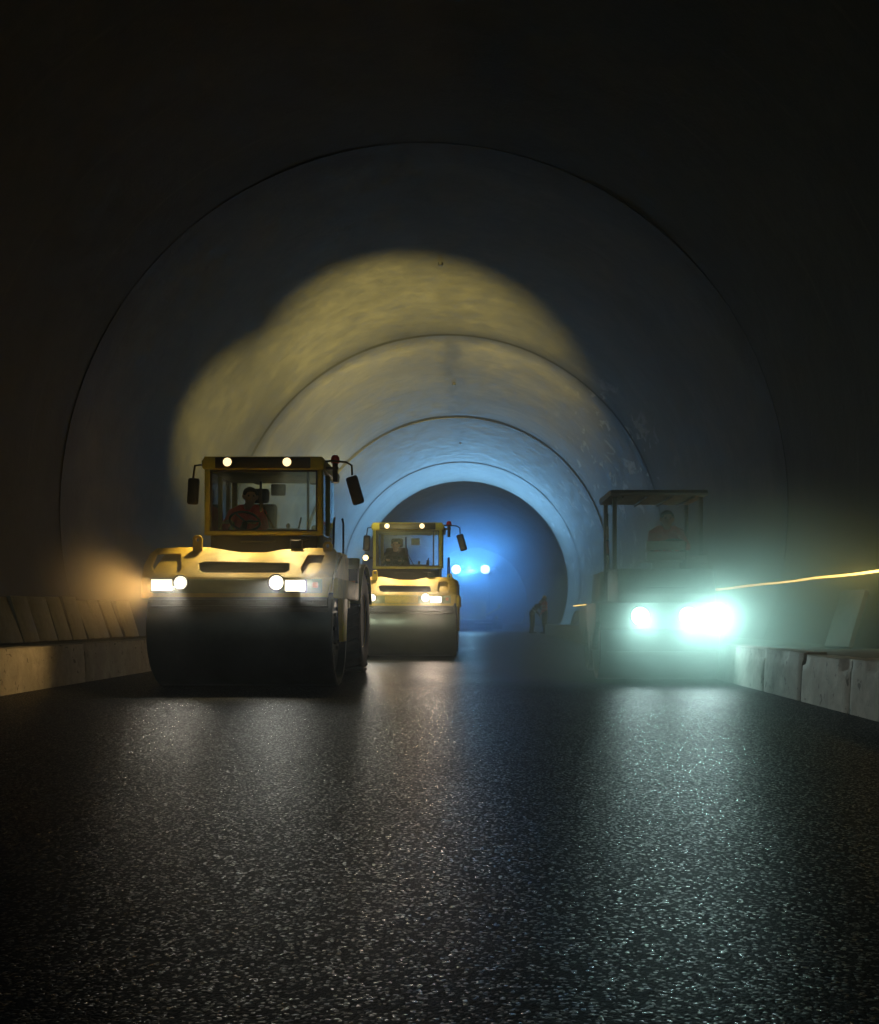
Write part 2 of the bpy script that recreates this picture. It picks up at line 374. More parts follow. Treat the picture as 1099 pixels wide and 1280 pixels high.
# ================================================================== ground, road, kerbs, walkways
def sheet(name, x0, x1, y0, y1, z, mat, nx=1, ny=1):
    m = MB()
    V = [[m.bm.verts.new((x0+(x1-x0)*i/nx, y0+(y1-y0)*j/ny, z)) for i in range(nx+1)] for j in range(ny+1)]
    for j in range(ny):
        for i in range(nx): m.bm.faces.new((V[j][i], V[j][i+1], V[j+1][i+1], V[j+1][i]))
    return tag(m.build(name, mat), kind='structure')
KL, KR = -4.73, 2.98
sheet('ground', -8.6, 7.6, -7.2, 129.2, -.03, M['ground'])
sheet('road', KL-.05, KR+.05, -6.6, 127.5, 0, M['asphalt'])
def kerb_block(m, x0, x1, y0, y1, ztop, face, seed, chip=1.0):
    """one block, road face on side `face`, its top arris broken by chips"""
    nx, ny, nz = 5, 26, 9
    bm = m.bm; vm = {}
    for i in range(nx+1):
        for j in range(ny+1):
            for k in range(nz+1):
                if not (i in (0, nx) or j in (0, ny) or k in (0, nz)): continue
                u, v_, wv = i/nx, j/ny, k/nz
                x, y, z = x0+(x1-x0)*u, y0+(y1-y0)*v_, -.02+(ztop+.02)*wv
                q = mnoise.noise(Vector((x*5+seed, y*5, z*5)))*.006
                near = (i == nx) if face > 0 else (i == 0)
                if near: x += face*(q+(1-wv)*.02)
                if near and wv > .88:
                    c = max(0, mnoise.noise(Vector((seed*3.1, y*3.0, 1)))+.25*mnoise.noise(Vector((seed, y*12, 4)))-.05)*.085*chip
                    x -= face*(c+.008); z -= c*.7+.006
                if k == nz and not near: z += q
                e = min(v_, 1-v_)
                if e < .02 and near: x -= face*.012
                vm[i, j, k] = bm.verts.new((x, y, z))
    def quad(a, b, c, d): bm.faces.new((vm[a], vm[b], vm[c], vm[d]))
    for i in range(nx):
        for j in range(ny):
            quad((i, j, nz), (i+1, j, nz), (i+1, j+1, nz), (i, j+1, nz)); quad((i, j, 0), (i, j+1, 0), (i+1, j+1, 0), (i+1, j, 0))
    for j in range(ny):
        for k in range(nz):
            quad((0, j, k), (0, j, k+1), (0, j+1, k+1), (0, j+1, k)); quad((nx, j, k), (nx, j+1, k), (nx, j+1, k+1), (nx, j, k+1))
    for i in range(nx):
        for k in range(nz):
            quad((i, 0, k), (i+1, 0, k), (i+1, 0, k+1), (i, 0, k+1)); quad((i, ny, k), (i, ny, k+1), (i+1, ny, k+1), (i+1, ny, k))
    bmesh.ops.recalc_face_normals(bm, faces=bm.faces[:])
KW = .24
rb = [7.35, 8.66, 9.97, 11.28, 12.6]
rl = ['pitted pale kerb block at the right edge of the picture, cut off by the frame',
      'pale kerb block with the broken top corner below the lone leaning slab',
      'clean pale kerb block between the broken one and the glare of the teal-lit roller',
      'kerb block brightest in the glare, right beside the drum of the teal-lit roller']
for i in range(4):
    m = MB(); kerb_block(m, KR, KR+KW, rb[i]+.012, rb[i+1]-.012, .445+[0, -.012, .006, 0][i], -1, 3.3*i, [1.0, 1.7, .7, .8][i])
    tag(m.build('kerb_block', M['kerb'], ang=60), rl[i], 'kerb block', 'concrete kerb blocks along the road')
lb = [10.35, 12.9, 15.4, 17.9]
ll = ['amber-lit kerb block at the left edge of the picture below the leaning slabs',
      'dim kerb block between the amber-lit one and the front drum of the nearest yellow roller',
      'kerb block in shadow, half hidden behind the drum of the nearest yellow roller']
for i in range(3):
    m = MB(); kerb_block(m, KL-KW, KL, lb[i]+.012, lb[i+1]-.012, .46, 1, 50+4.1*i, .5)
    tag(m.build('kerb_block', M['kerb'], ang=60), ll[i], 'kerb block', 'concrete kerb blocks along the road')
def kerb_run(y0, y1, step, x0, x1, face, z):
    m = MB(); y = y0; i = 0
    while y < y1-.1:
        e = min(y+step, y1); kerb_block(m, x0, x1, y+.01, e-.01, z, face, y*1.7, .6); y = e
    tag(m.build('kerb', M['kerb'], ang=60), kind='structure')
kerb_run(-6.5, rb[0], 2.77, KR, KR+KW, -1, .445); kerb_run(rb[-1], 49.2, 1.525, KR, KR+KW, -1, .445)
kerb_run(-6.5, lb[0], 2.4, KL-KW, KL, 1, .46); kerb_run(lb[-1], 57, 2.5, KL-KW, KL, 1, .46)
for x0, x1, y1, z in ((KL-1.6, KL-KW-.002, 57, .43), (KR+KW+.002, KR+1.8, 49.2, .425)):
    m = MB(); m.box(x0, x1, -6.5, y1, -.02, z, 0); tag(m.build('walkway', M['walk']), kind='structure')

# ------------------------------------------------------------------ leaning cover slabs
def slab(x_foot, y, wd, hgt, lean, side, yaw, label, th=.06, mat='slab', group='cover slabs leaning on the tunnel walls'):
    m = MB(); m.box(-th/2, th/2, -wd/2, wd/2, 0, hgt, .008)
    for v in m.bm.verts:
        v.co += Vector([mnoise.noise(v.co*7+Vector((y, 0, k*9)))*.006 for k in range(3)])
    o = m.build('cover_slab', M[mat]); o.location = (x_foot, y, (.43 if side < 0 else .425)+th*.5*math.sin(abs(lean))+.001)
    o.rotation_euler = (0, side*lean, yaw)
    return tag(o, label, 'slab', group)
sl = [(13.55, .58, 'amber-tinted cover slab at the very left edge of the picture'),
      (14.12, .50, 'dark cover slab just right of the slab cut off by the left edge'),
      (14.72, .58, 'third dark cover slab from the left edge, widest of the row'),
      (15.28, .44, 'fourth cover slab from the left edge, above the joint in the left kerb'),
      (15.80, .50, 'fifth cover slab from the left edge, steepest of the row'),
      (16.36, .46, 'sixth cover slab from the left edge, in the darkest stretch of wall'),
      (16.92, .48, 'dim slab three places left of the nearest yellow roller'),
      (17.52, .50, 'narrow grey slab with a bright edge, second left of the nearest yellow roller'),
      (18.20, .62, 'brightest amber slab of the left row, beside the drum of the nearest yellow roller')]
for i, (y, wd, lab) in enumerate(sl):
    slab(-5.90+random.uniform(-.03, .03), y, wd, .64+random.uniform(-.02, .02), R(20+random.uniform(-3, 3) - (5 if i == 4 else 0)), -1, R(random.uniform(-4, 4)), lab)
slab(4.08, 12.25, .46, .68, R(19), 1, R(16), 'lone pale slab leaning on the right wall under the glowing yellow line')
for y, lab in ((46.0, 'far pale slab nearest the camera of the three leaning at the right beyond the roller'),
               (47.3, 'middle one of the three far slabs leaning at the right beyond the roller'),
               (48.5, 'far slab closest to the two workers at the end of the right kerb')):
    slab(4.10, y, .5, .62, R(18), 1, R(2), lab)
# white board; the rope light's glow on its top is painted orange
b = empty('leaning_board', (3.78, 29.6, .425))
tag(b, 'tall pale board with a painted orange glow along its top standing against the right wall under the yellow line', 'board')
m = MB(); m.prism([(-.17, 0), (.10, 0), (.20, 1.02), (.17, 1.30), (-.10, .98)], 'Y', -.02, .02, bev=.006); m.build('board_panel', M['slab'], b)
m = MB(); m.prism([(-.12, .95), (.18, 1.30), (.225, 1.34), (.20, 1.08), (-.10, .86)], 'Y', -.035, -.0225, bev=.003); m.build('glow_band', M['orange_reflector'], b)
m = MB(); m.prism([(-.02, 0), (.10, 0), (.62, 0), (.60, .04), (.16, .95), (.12, .95)], 'Y', .022, .06, bev=.005); m.build('prop', M['grey'], b)

# ------------------------------------------------------------------ yellow rope light along the right wall
pts = []
y = 6.0
while y < 50:
    x = 4.36; z = .78+.115*4.33
    z += 0.004*math.sin(y*1.9)+.006*mnoise.noise(Vector((y*.7, 0, 0)))
    pts.append((x-.02+.01*math.sin(y*3.1), y, z)); y += .35
m = MB(); m.tube(pts, .014, 6)
rope = m.build('rope_light', M['rope'])
tag(rope, 'glowing yellow rope light strung along the right tunnel wall', 'rope light')
m = MB()
for y in (9.5, 15, 20.5, 26, 31.5, 37, 42.5, 48):
    MB().box(4.335, 4.47, y-.02, y+.02, 1.255, 1.30, .004).build('bracket', M['black'], rope)

# ================================================================== people
def person(name, label, loc, rz, J, top='red_cloth', legs='navy_cloth', hat=None, group=None, stripe=True):
    """one continuous body remeshed from tapered limbs; J = joint positions, person faces -Y"""
    root = empty(name, loc, rz); tag(root, label, 'person', group)
    V = Vector; J = {k: V(v) for k, v in J.items()}
    S = []       # pieces: p0, p1, r0, r1, material
    def cap(a, b, r0, r1, mt): S.append((V(a), V(b), r0, r1, mt))
    hip, chest, neck, head = J['hip'], J['chest'], J['neck'], J['head']
    up = (chest-hip).normalized(); side = (J['shR']-J['shL']).normalized()
    for sgn in (-1, 1):
        cap(hip+side*.075*sgn, hip+side*.06*sgn+up*.14, .115, .105, 1)
        cap(hip+side*.06*sgn+up*.14, chest+side*.07*sgn, .108, .118, 0)
        cap(chest+side*.07*sgn, chest+side*.10*sgn+up*.09, .118, .085, 0)
    cap(chest+up*.1, neck, .075, .055, 0); cap(neck, head-up*.04, .052, .05, 2)
    fwd = J.get('look', V((0, -1, 0))).normalized()
    hx = fwd.cross(V((0, 0, 1))).normalized(); hu = hx.cross(fwd)
    cap(head-fwd*.015-hu*.0, head-fwd*.02+hu*.035, .086, .088, 2)
    cap(head+fwd*.025-hu*.07, head+fwd*.015, .055, .072, 2)      # jaw
    cap(head+fwd*.088+hu*.012, head+fwd*.104-hu*.022, .010, .015, 2)   # nose
    for sgn in (-1, 1):
        cap(head+hx*.084*sgn-fwd*.005-hu*.02, head+hx*.088*sgn-fwd*.012+hu*.012, .014, .018, 2)
        cap(head+hx*.031*sgn+fwd*.078+hu*.014, head+hx*.036*sgn+fwd*.076+hu*.014, .009, .009, 4)
    cap(head-hx*.02+fwd*.078-hu*.05, head+hx*.02+fwd*.078-hu*.05, .009, .009, 2)
    for s_ in 'LR':
        sh, el, ha = J['sh'+s_], J['el'+s_], J['ha'+s_]
        cap(chest+up*.10+(sh-chest)*.5, sh, .08, .068, 0)
        cap(sh, el, .062, .047, 0); cap(el, ha, .047, .034, 0)
        d = (ha-el).normalized(); n_ = J.get('palm'+s_, V((0, 0, -1))); n_ = (n_-d*n_.dot(d)).normalized(); l = d.cross(n_)*(1 if s_ == 'L' else -1)
        for q in (-.024, 0, .024): cap(ha+l*q*.6, ha+d*.085+l*q, .019, .017, 2)
        for fi, (q, ln) in enumerate(((-.034, .034), (-.012, .040), (.012, .038), (.033, .029))):
            b0 = ha+d*.09+l*q; b1 = b0+(d*.8+n_*.55).normalized()*ln; b2 = b1+(d*.1+n_).normalized()*ln*.75
            cap(b0, b1, .0105, .0098, 2); cap(b1, b2, .0098, .0085, 2)
        t0 = ha+d*.03-l*.032; t1 = t0+(d*.5-l*.8+n_*.4).normalized()*.038; t2 = t1+(d*.7+n_*.6).normalized()*.03
        cap(t0, t1, .014, .012, 2); cap(t1, t2, .012, .0095, 2)
        hp, kn, an, to = J['hp'+s_], J['kn'+s_], J['an'+s_], J['to'+s_]
        cap(hip+side*(.05 if s_ == 'R' else -.05), hp, .11, .10, 1)
        cap(hp, kn, .092, .064, 1); cap(kn, an, .062, .046, 1)
        cap(an-V((0, 0, .01)), an+(to-an)*.35-V((0, 0, .02)), .05, .05, 3); cap(an+(to-an)*.2-V((0, 0, .02)), to, .048, .038, 3)
        heel = an-(to-an).normalized()*.05; heel.z = to.z+.005; cap(heel, to, .042, .036, 3)
    m = MB()
    for a, b_, r0, r1, mt in S:
        if (b_-a).length < 1e-4: b_ = a+V((0, 0, .001))
        m.ell(a, r0, r0, r0, seg=12); m.ell(b_, r1, r1, r1, seg=12)
        m.cyl(a, b_, r0, r1, 12)
    o = m.build('body', None, root)
    md = o.modifiers.new('r', 'REMESH'); md.mode = 'VOXEL'; md.voxel_size = .0085
    sm = o.modifiers.new('s', 'SMOOTH'); sm.factor = .4; sm.iterations = 3
    dg = bpy.context.evaluated_depsgraph_get()
    me = bpy.data.meshes.new_from_object(o.evaluated_get(dg)); o.modifiers.clear(); old = o.data; o.data = me; bpy.data.meshes.remove(old)
    me.name = 'body'
    for k in (top, legs, 'skin', 'boot', 'hair', 'stripe'): me.materials.append(M[k])
    nf = len(me.polygons); ctr = np.empty(nf*3, np.float32); me.polygons.foreach_get('center', ctr); ctr = ctr.reshape(-1, 3)
    best = np.full(nf, 9.0); mat = np.zeros(nf, np.int32)
    for a, b_, r0, r1, mt in S:
        A = np.array(a); D = np.array(b_)-A; L = max(D@D, 1e-8)
        tt = np.clip(((ctr-A)@D)/L, 0, 1); ds = np.linalg.norm(ctr-(A+tt[:, None]*D), axis=1)-(r0+(r1-r0)*tt)
        k = ds < best-1e-4; best[k] = ds[k]; mat[k] = mt
    if stripe:
        H = np.array(hip); U = np.array(up); sv = (ctr-H)@U
        hit = (mat == 0) & (((sv > .17) & (sv < .22)) | ((sv > .30) & (sv < .345)))
        mat[hit] = 5
    me.polygons.foreach_set('material_index', mat); me.polygons.foreach_set('use_smooth', np.ones(nf, bool)); me.update()
    # hair or helmet follows the head
    B = Matrix((hx, -fwd, hu)).transposed().to_4x4()
    m = MB()
    if hat:
        m.lathe([(.001, .125), (.045, .118), (.085, .09), (.105, .05), (.112, .012), (.135, .004), (.136, -.004), (.105, -.006), (.1, .02), (.001, .1)], 'Z', (0, 0, .045), 28)
        m.ell((0, -.12, .048), .075, .055, .008, 14); m.box(-.012, .012, -.09, .09, .14, .168, .006)
        for v in m.bm.verts: v.co = (B @ v.co.to_4d()).to_3d()+head-fwd*.015
        m.build('helmet', M[hat], root)
    else:
        m.ell((0, .018, .045), .094, .102, .085, 20)
        for v in m.bm.verts:
            v.co += Vector([mnoise.noise(v.co*40+V((k*5, 0, 0)))*.006 for k in range(3)])
            if v.co.y < -.055 and v.co.z < .07: v.co.y = -.055
            v.co = (B @ v.co.to_4d()).to_3d()+head-fwd*.01
        m.build('hair', M['hair'], root)
    return root
SIT = dict(hip=(0, 0, .56), chest=(0, .05, .90), neck=(0, .03, 1.07), head=(0, -.01, 1.21),
           shL=(-.19, .04, 1.01), shR=(.19, .04, 1.01), elL=(-.27, -.13, .80), elR=(.27, -.13, .80), haL=(-.17, -.33, .86), haR=(.17, -.33, .86),
           hpL=(-.10, -.03, .55), hpR=(.10, -.03, .55), knL=(-.15, -.44, .58), knR=(.15, -.44, .58), anL=(-.15, -.50, .12), anR=(.15, -.50, .12),
           toL=(-.16, -.68, .045), toR=(.16, -.68, .045))
STAND = dict(hip=(0, 0, .96), chest=(0, -.02, 1.28), neck=(0, -.02, 1.46), head=(0, -.05, 1.60),
             shL=(-.19, -.02, 1.40), shR=(.19, -.02, 1.40), elL=(-.25, .02, 1.12), elR=(.25, -.06, 1.12), haL=(-.24, -.12, .90), haR=(.20, -.24, 1.0),
             hpL=(-.10, 0, .92), hpR=(.10, 0, .92), knL=(-.12, -.04, .50), knR=(.13, -.02, .50), anL=(-.13, .02, .09), anR=(.14, .04, .09),
             toL=(-.15, -.15, .04), toR=(.17, -.13, .04))
BEND = dict(STAND); BEND.update(chest=(0, -.20, 1.20), neck=(0, -.36, 1.30), head=(0, -.46, 1.40), shL=(-.19, -.30, 1.27), shR=(.19, -.30, 1.27),
            elL=(-.22, -.38, 1.0), elR=(.22, -.40, 1.0), haL=(-.12, -.50, .80), haR=(.12, -.52, .80), look=(0, -1, -.5))

# ================================================================== yellow roller
def headlamp(parent, name, c, kind, lens, half, power, color, aim, size=80, blend=.7, depth=.07):
    """housing (part) with a glowing lens (sub-part) and the lamp's own light"""
    x, y, z = c
    m = MB(); l = MB()
    if kind == 'round':
        m.lathe([(half*.55, y+depth), (half*1.1, y+depth*.6), (half*1.18, y), (half*1.18, y-.012), (half*1.02, y-.012), (half*1.0, y+.004), (.001, y+.004)], 'Y', (x, 0, z), 28)
        l.lathe([(half*.99, y+.002), (half*.9, y-.008), (half*.5, y-.014), (.001, y-.016)], 'Y', (x, 0, z), 28)
    else:
        hz = half*.55
        m.box(x-half*1.1, x+half*1.1, y-.004, y+depth, z-hz*1.2, z+hz*1.2, .014)
        l.box(x-half*.98, x+half*.98, y-.018, y+.01, z-hz*.98, z+hz*.98, .012)
    h = m.build(name, M['black'], parent); l.build('lens', M[lens], h)
    if power:
        d = Vector(aim).normalized()
        spot(h, Vector(c)+d*.06, Vector(c)+d, power, color, size, blend, half*.8)
    return h

def roller(loc, label, first):
    root = empty('road_roller', loc); tag(root, label, 'road roller', 'yellow single drum rollers')
    # --- drum
    pr = [(.16, -.90), (.16, -.955), (.30, -.955), (.32, -.92), (.56, -.92), (.585, -1.0), (.635, -1.0), (.648, -.985)]
    pr = [(.001, -.90)]+pr+[(r, -a) for r, a in pr[::-1]]+[(.001, .90)]
    dr = MB().lathe(pr, 'X', (0, 0, .65), 96).build('drum', M['steel'], root)
    for s in (-1, 1):
        m = MB(); m.cyl((s*.96, 0, .65), (s*1.0, 0, .65), .14, .12, 24)
        for k in range(8):
            a = k*math.pi/4; m.cyl((s*.955, .22*math.cos(a), .65+.22*math.sin(a)), (s*.985, .22*math.cos(a), .65+.22*math.sin(a)), .022, .022, 6)
        m.build('hub', M['black'], dr)
    # --- front frame: pierced plate read off the photograph at its own distance
    # the upper face slopes back under the roof lamps, the lower one stands upright
    def dep(py): return 11.54+.80*max(0, min(1, (722-py)/38))
    def q(px, py): k = 1345/dep(py); return ((px-600)/k+2.59, .78+(771-py)/k)
    ZB = q(300, 722)[1]; ZT = q(300, 684)[1]
    def shear(mb, off=0.0):
        for v in mb.bm.verts: v.co.y += off+.80*max(0, min(1, (v.co.z-ZB)/(ZT-ZB)))
        return mb
    low = [q(*p) for p in ((180, 747), (177, 724), (177, 722.01), (416, 722.01), (413, 730), (409, 747))]
    up = [q(*p) for p in ((177, 722), (180, 707), (187, 693), (197, 685), (228, 684), (262, 684), (285, 688), (305, 691), (330, 691), (352, 687), (372, 685), (417, 685), (421, 690), (419, 710), (416, 722))]
    h1 = [q(*p) for p in ((196, 693), (226, 692), (227, 712), (222, 717), (192, 716), (190, 707))]
    h2 = [q(*p) for p in ((249, 704), (256, 702), (362, 704), (362, 713), (356, 716), (254, 716), (248, 713))]
    h3 = [q(*p) for p in ((385, 694), (406, 694), (400, 713), (396, 717), (378, 717), (376, 710))]
    fm = MB(); fm.prism(up, 'Y', -.66, -.60, [h1, h2, h3], .008); shear(fm); fm.prism(low, 'Y', -.66, -.60, (), .008)
    fm.build('front_frame', M['yellow'], root)
    for x0, x1 in ((-1.015, -.58), (.58, .985)):
        m = MB(); m.box(x0, x1, -.52, -.49, 1.21, 1.52, .006); shear(m).build('frame_recess', M['yellow'], root)
    m = MB(); m.box(-.56, .57, -.49, -.46, 1.21, 1.44, .005)
    for k in range(5): m.box(-.48, .52, -.51, -.488, 1.25+k*.028, 1.26+k*.028, .003)
    shear(m).build('grille', M['black'], root)
    m = MB()
    for s in (-1, 1):
        m.box(s*1.035-.03, s*1.035+.03, -.598, 1.35, .98, 1.20, .015)
        m.prism([(-.30, .99), (.30, .99), (.16, .50), (-.16, .50)], 'X', s*1.035-.022, s*1.035+.022, bev=.01)
    m.box(-1.0, 1.0, .74, .98, .88, 1.2, .02); m.box(-1.0, 1.0, -.598, -.50, 1.04, 1.185, .01)
    m.box(-1.0, 1.0, .17, .735, 1.48, 1.52, .012)
    for s in (-1, 1): m.prism([(-.50, 1.205), (.735, 1.205), (.735, 1.478), (.12, 1.478)], 'X', s*1.0-.012, s*1.0+.012)
    m.build('yoke', M['yellow'], root)
    m = MB(); m.box(-.92, .90, -.69, -.661, 1.035, 1.185, .012); m.build('lower_band', M['shaded_yellow'], root)
    if not first:
        MB().box(-.36, .28, -.712, -.6905, 1.045, 1.175, .006).build('number_plate', M['plate'], root)
    m = MB(); m.box(-.95, .95, -.66, -.60, .90, 1.0, .012); m.tube([(-.95, -.70, .955), (.95, -.70, .955)], .014, 8)
    for k in range(9): m.cyl((-.8+k*.2, -.70, .96), (-.8+k*.2, -.71, .925), .012, .007, 8)
    m.build('spray_bar', M['black'], root)
    m = MB(); m.prism([(-.66, .875), (-.63, .895), (-.57, .80), (-.585, .79)], 'X', -.96, .96); m.build('scraper', M['black'], root)
    for x, t_ in ((-.62, .14), (.86, .07)):
        yq = .02
        m = MB(); m.prism([(x-.05, 1.44), (x+.05, 1.44), (x+.055, 1.53+t_), (x+.028, 1.565+t_), (x-.028, 1.565+t_), (x-.055, 1.53+t_)], 'Y', yq, yq+.045,
                          [[(x+.020*math.cos(k*.785), 1.515+t_+.025*math.sin(k*.785)) for k in range(8)]], .006)
        m.build('lifting_eye', M['yellow'], root)
    MB().box(.42, .55, .10, .22, 1.56, 1.66, .012).build('horn', M['black'], root)
    # --- headlights, facing the camera
    P = P_HEAD_1 if first else P_HEAD_2
    cool = (.97, .98, .88) if first else (1, .80, .62)
    DZ, DS = (-.43, 56) if first else (-.13, 60)
    headlamp(root, 'headlight', (-.80, -.735, 1.118), 'rect', 'lens_white', .115, P*1.7, AMBER_WHITE, (-1, -.6, -.22), 116)
    headlamp(root, 'headlight', (-.60, -.735, 1.145), 'round', 'lens_white', .070, P*.8, WHITE_WARM, (-.03, -1, DZ), DS)
    headlamp(root, 'headlight', (.42, -.735, 1.145), 'round', 'lens_white', .078, P*.8, cool, (.02, -1, DZ), DS)
    headlamp(root, 'headlight', (.62, -.735, 1.110), 'rect', 'lens_white', .110, P*3.2 if first else P, cool, (1.1, -1, -.12) if first else (.06, -1, DZ), 74 if first else DS)
    MB().box(.80, .86, -.705, -.6915, 1.09, 1.15, .01).build('indicator', M['orange_reflector'], root)
    # --- cab
    cx0, cx1, cy0, cy1, cz0, cz1 = -.74, .69, .80, 2.15, 1.12, 2.56
    cab = MB(); T = .10
    def pil(x0, x1, y0, y1, z0, z1): cab.box(x0, x1, y0, y1, z0, z1, .012)
    pil(cx0, cx0+.065, cy0, cy0+.09, 1.80, cz1); pil(cx1-.065, cx1, cy0, cy0+.09, 1.80, cz1)
    pil(cx0+.04, cx0+.11, cy1-.09, cy1, 1.80, cz1); pil(cx1-.11, cx1-.04, cy1-.09, cy1, 1.80, cz1)
    pil(cx1-.060, cx1-.002, 1.42, 1.48, 1.80, cz1); pil(cx0+.002, cx0+.06, 1.42, 1.48, 1.80, cz1)
    cab.box(cx0, cx1, cy0-.01, cy0+.06, 1.765, 1.815, .010)                      # sill under the windscreen
    cab.box(cx0+.06, cx0+.10, cy0+.08, cy1-.08, 1.13, 1.80, .01); cab.box(cx1-.10, cx1-.06, cy0+.08, cy1-.08, 1.13, 1.80, .01)
    cab.box(cx0+.10, cx1-.10, cy1-.07, cy1-.03, 1.13, 1.72, .01)
    cab = cab.build('cab', M['shaded_yellow'], root)
    m = MB(); m.box(cx0+.05, cx1-.05, cy0+.07, cy1-.04, 1.10, 1.128); m.box(cx0+.07, cx1-.07, cy0+.02, cy0+.07, 1.13, 1.76, .01)
    m.box(-.30, .12, cy0-.06, cy0+.018, 1.68, 1.70, .004); m.box(.30, .52, cy0-.04, cy0+.018, 1.69, 1.72, .006)
    m.build('floor_pan', M['black'], root)
    gx = cx0+.065, cx1-.065
    MB().box(gx[0], gx[1], cy0+.03, cy0+.036, 1.816, 2.559).build('windscreen', M['glass'], cab)
    MB().box(cx0+.112, cx1-.112, cy1-.05, cy1-.044, 1.722, 2.559).build('rear_window', M['glass'], cab)
    for x in (cx0+.03, cx1-.036):
        m = MB(); m.box(x, x+.006, cy0+.092, 1.418, 1.802, 2.559); m.box(x, x+.006, 1.482, cy1-.092, 1.802, 2.559); m.build('side_window', M['glass'], cab)
    m = MB(); m.box(gx[0], gx[0]+.022, cy0+.016, cy0+.029, 1.816, 2.555); m.box(gx[1]-.022, gx[1], cy0+.016, cy0+.029, 1.816, 2.555)
    m.box(gx[0]+.0225, gx[1]-.0225, cy0+.016, cy0+.029, 1.816, 1.835); m.box(gx[0]+.0225, gx[1]-.0225, cy0+.016, cy0+.029, 2.535, 2.555)
    m.box(gx[1]-.135, gx[1]-.105, cy0+.040, cy0+.07, 1.82, 2.555, .006)
    m.build('window_seal', M['black'], cab)
    m = MB(); m.tube([(.10, cy0+.012, 1.84), (-.02, cy0+.006, 2.06), (-.06, cy0+.012, 2.28)], .008, 6); m.box(-.075, -.045, cy0+.003, cy0+.02, 2.05, 2.42, .004); m.build('wiper', M['black'], cab)
    # roof
    m = MB(); m.prism([(cx0-.02, 2.562), (cx0-.03, 2.66), (cx0+.01, 2.715), (cx1-.01, 2.715), (cx1+.03, 2.66), (cx1+.02, 2.562)], 'Y', cy0-.03, cy1+.05, bev=.02)
    m.build('cab_roof', M['shaded_yellow'], root)
    m = MB(); m.box(cx0+.14, cx1-.14, cy0-.055, cy0-.031, 2.568, 2.70, .012); m.build('lamp_panel', M['black'], root)
    Pr = P_ROOF_1 if first else P_ROOF_2
    for x in (-.44, .275):
        headlamp(root, 'roof_lamp', (x, cy0-.095, 2.637), 'round', 'lens_warm', .052, Pr, WARM, (0, -.52, -1), 54, .8, .045)
    for x, Pb, aim, sz in ((-.40, P_REAR_1 if first else P_REAR_2, (-.14, 1, .20), 35), (.35, P_REAR_1B if first else P_REAR_2B, (.05, 1, .34), 41)):
        m = MB(); m.lathe([(.03, cy1+.05), (.075, cy1+.075), (.085, cy1+.12), (.08, cy1+.13), (.001, cy1+.126)], 'Y', (x, 0, 2.64), 24)
        h = m.build('rear_work_lamp', M['black'], root); MB().lathe([(.077, cy1+.128), (.06, cy1+.142), (.001, cy1+.148)], 'Y', (x, 0, 2.64), 24).build('lens', M['lens_warm'], h)
        c = Vector((x, cy1+.22, 2.66)); spot(h, c, c+Vector(aim), Pb, (1.0, .80, .25), sz, 1.0, .08)

    m = MB(); m.box(.22, .40, 4.46, 4.53, 1.13, 1.25, .012); h = m.build('rear_fill_lamp', M['black'], root)  # unseen lamp added to light the drum and road behind
    MB().box(.235, .385, 4.531, 4.54, 1.145, 1.235, .003).build('lens', M['lens_warm'], h)
    spot(h, (.31, 4.62, 1.19), (.45, 5.6, 1.0), P_FILL_1 if first else P_FILL_2, (.97, 1.0, .58), 120, .8, .06)
    # mirrors, beacon
    m = MB(); m.tube([(.72, cy0+.02, 2.66), (.80, cy0-.02, 2.66), (.98, cy0-.06, 2.64), (1.05, cy0-.07, 2.60), (1.055, cy0-.07, 2.48)], .013, 8)
    a1 = m.build('mirror_arm', M['black'], root)
    Mx = Matrix.Translation((1.09, cy0-.07, 2.30)) @ Matrix.Rotation(R(-16), 4, 'Y') @ Matrix.Rotation(R(-8), 4, 'Z')
    mm = MB().box(-.075, .075, -.03, .03, -.175, .175, .03, 3, Mx).build('wing_mirror', M['black'], root)
    MB().box(-.055, .055, .031, .036, -.15, .15, .002, 1, Mx).build('mirror_glass', M['chrome'], mm)
    MB().tube([(-.76, cy0+.02, 2.62), (-.84, cy0-.05, 2.60), (-.86, cy0-.05, 2.45)], .013, 8).build('mirror_arm', M['black'], root)
    Mx = Matrix.Translation((-.86, cy0-.05, 2.29)) @ Matrix.Rotation(R(3), 4, 'Y')
    mm = MB().box(-.07, .07, -.03, .03, -.16, .16, .03, 3, Mx).build('wing_mirror', M['black'], root)
    MB().box(-.05, .05, .031, .036, -.135, .135, .002, 1, Mx).build('mirror_glass', M['chrome'], mm)
    m = MB(); m.box(.70, .86, cy0+.12, cy0+.20, 2.58, 2.61, .006); m.cyl((.82, cy0+.16, 2.43), (.82, cy0+.16, 2.655), .03, .035, 14); bk = m.build('beacon_post', M['black'], root)
    MB().lathe([(.05, 2.656), (.055, 2.69), (.05, 2.73), (.03, 2.755), (.001, 2.76)], 'Z', (.82, cy0+.16, 0), 20).build('beacon_lens', M['red_lens'], bk)
    # interior
    m = MB(); m.box(-.58, -.10, 1.55, 2.0, 1.55, 1.66, .04, 3); m.box(-.50, -.18, 1.6, 1.95, 1.128, 1.545, .02); m.build('seat', M['fabric'], root)
    Mx = Matrix.Translation((-.34, 2.0, 1.66)) @ Matrix.Rotation(R(-8), 4, 'X')
    m = MB(); m.box(-.24, .24, -.06, .06, 0, .62, .05, 3, Mx); m.box(-.13, .13, -.05, .05, .635, .83, .04, 3, Mx); m.build('seat_back', M['fabric'], root)
    m = MB(); m.tube([(-.34, .98, 1.14), (-.34, 1.10, 1.75), (-.34, 1.20, 1.95)], .035, 10); m.box(-.44, -.24, 1.0, 1.12, 1.62, 1.86, .03); col_ = m.build('steering_column', M['black'], root)
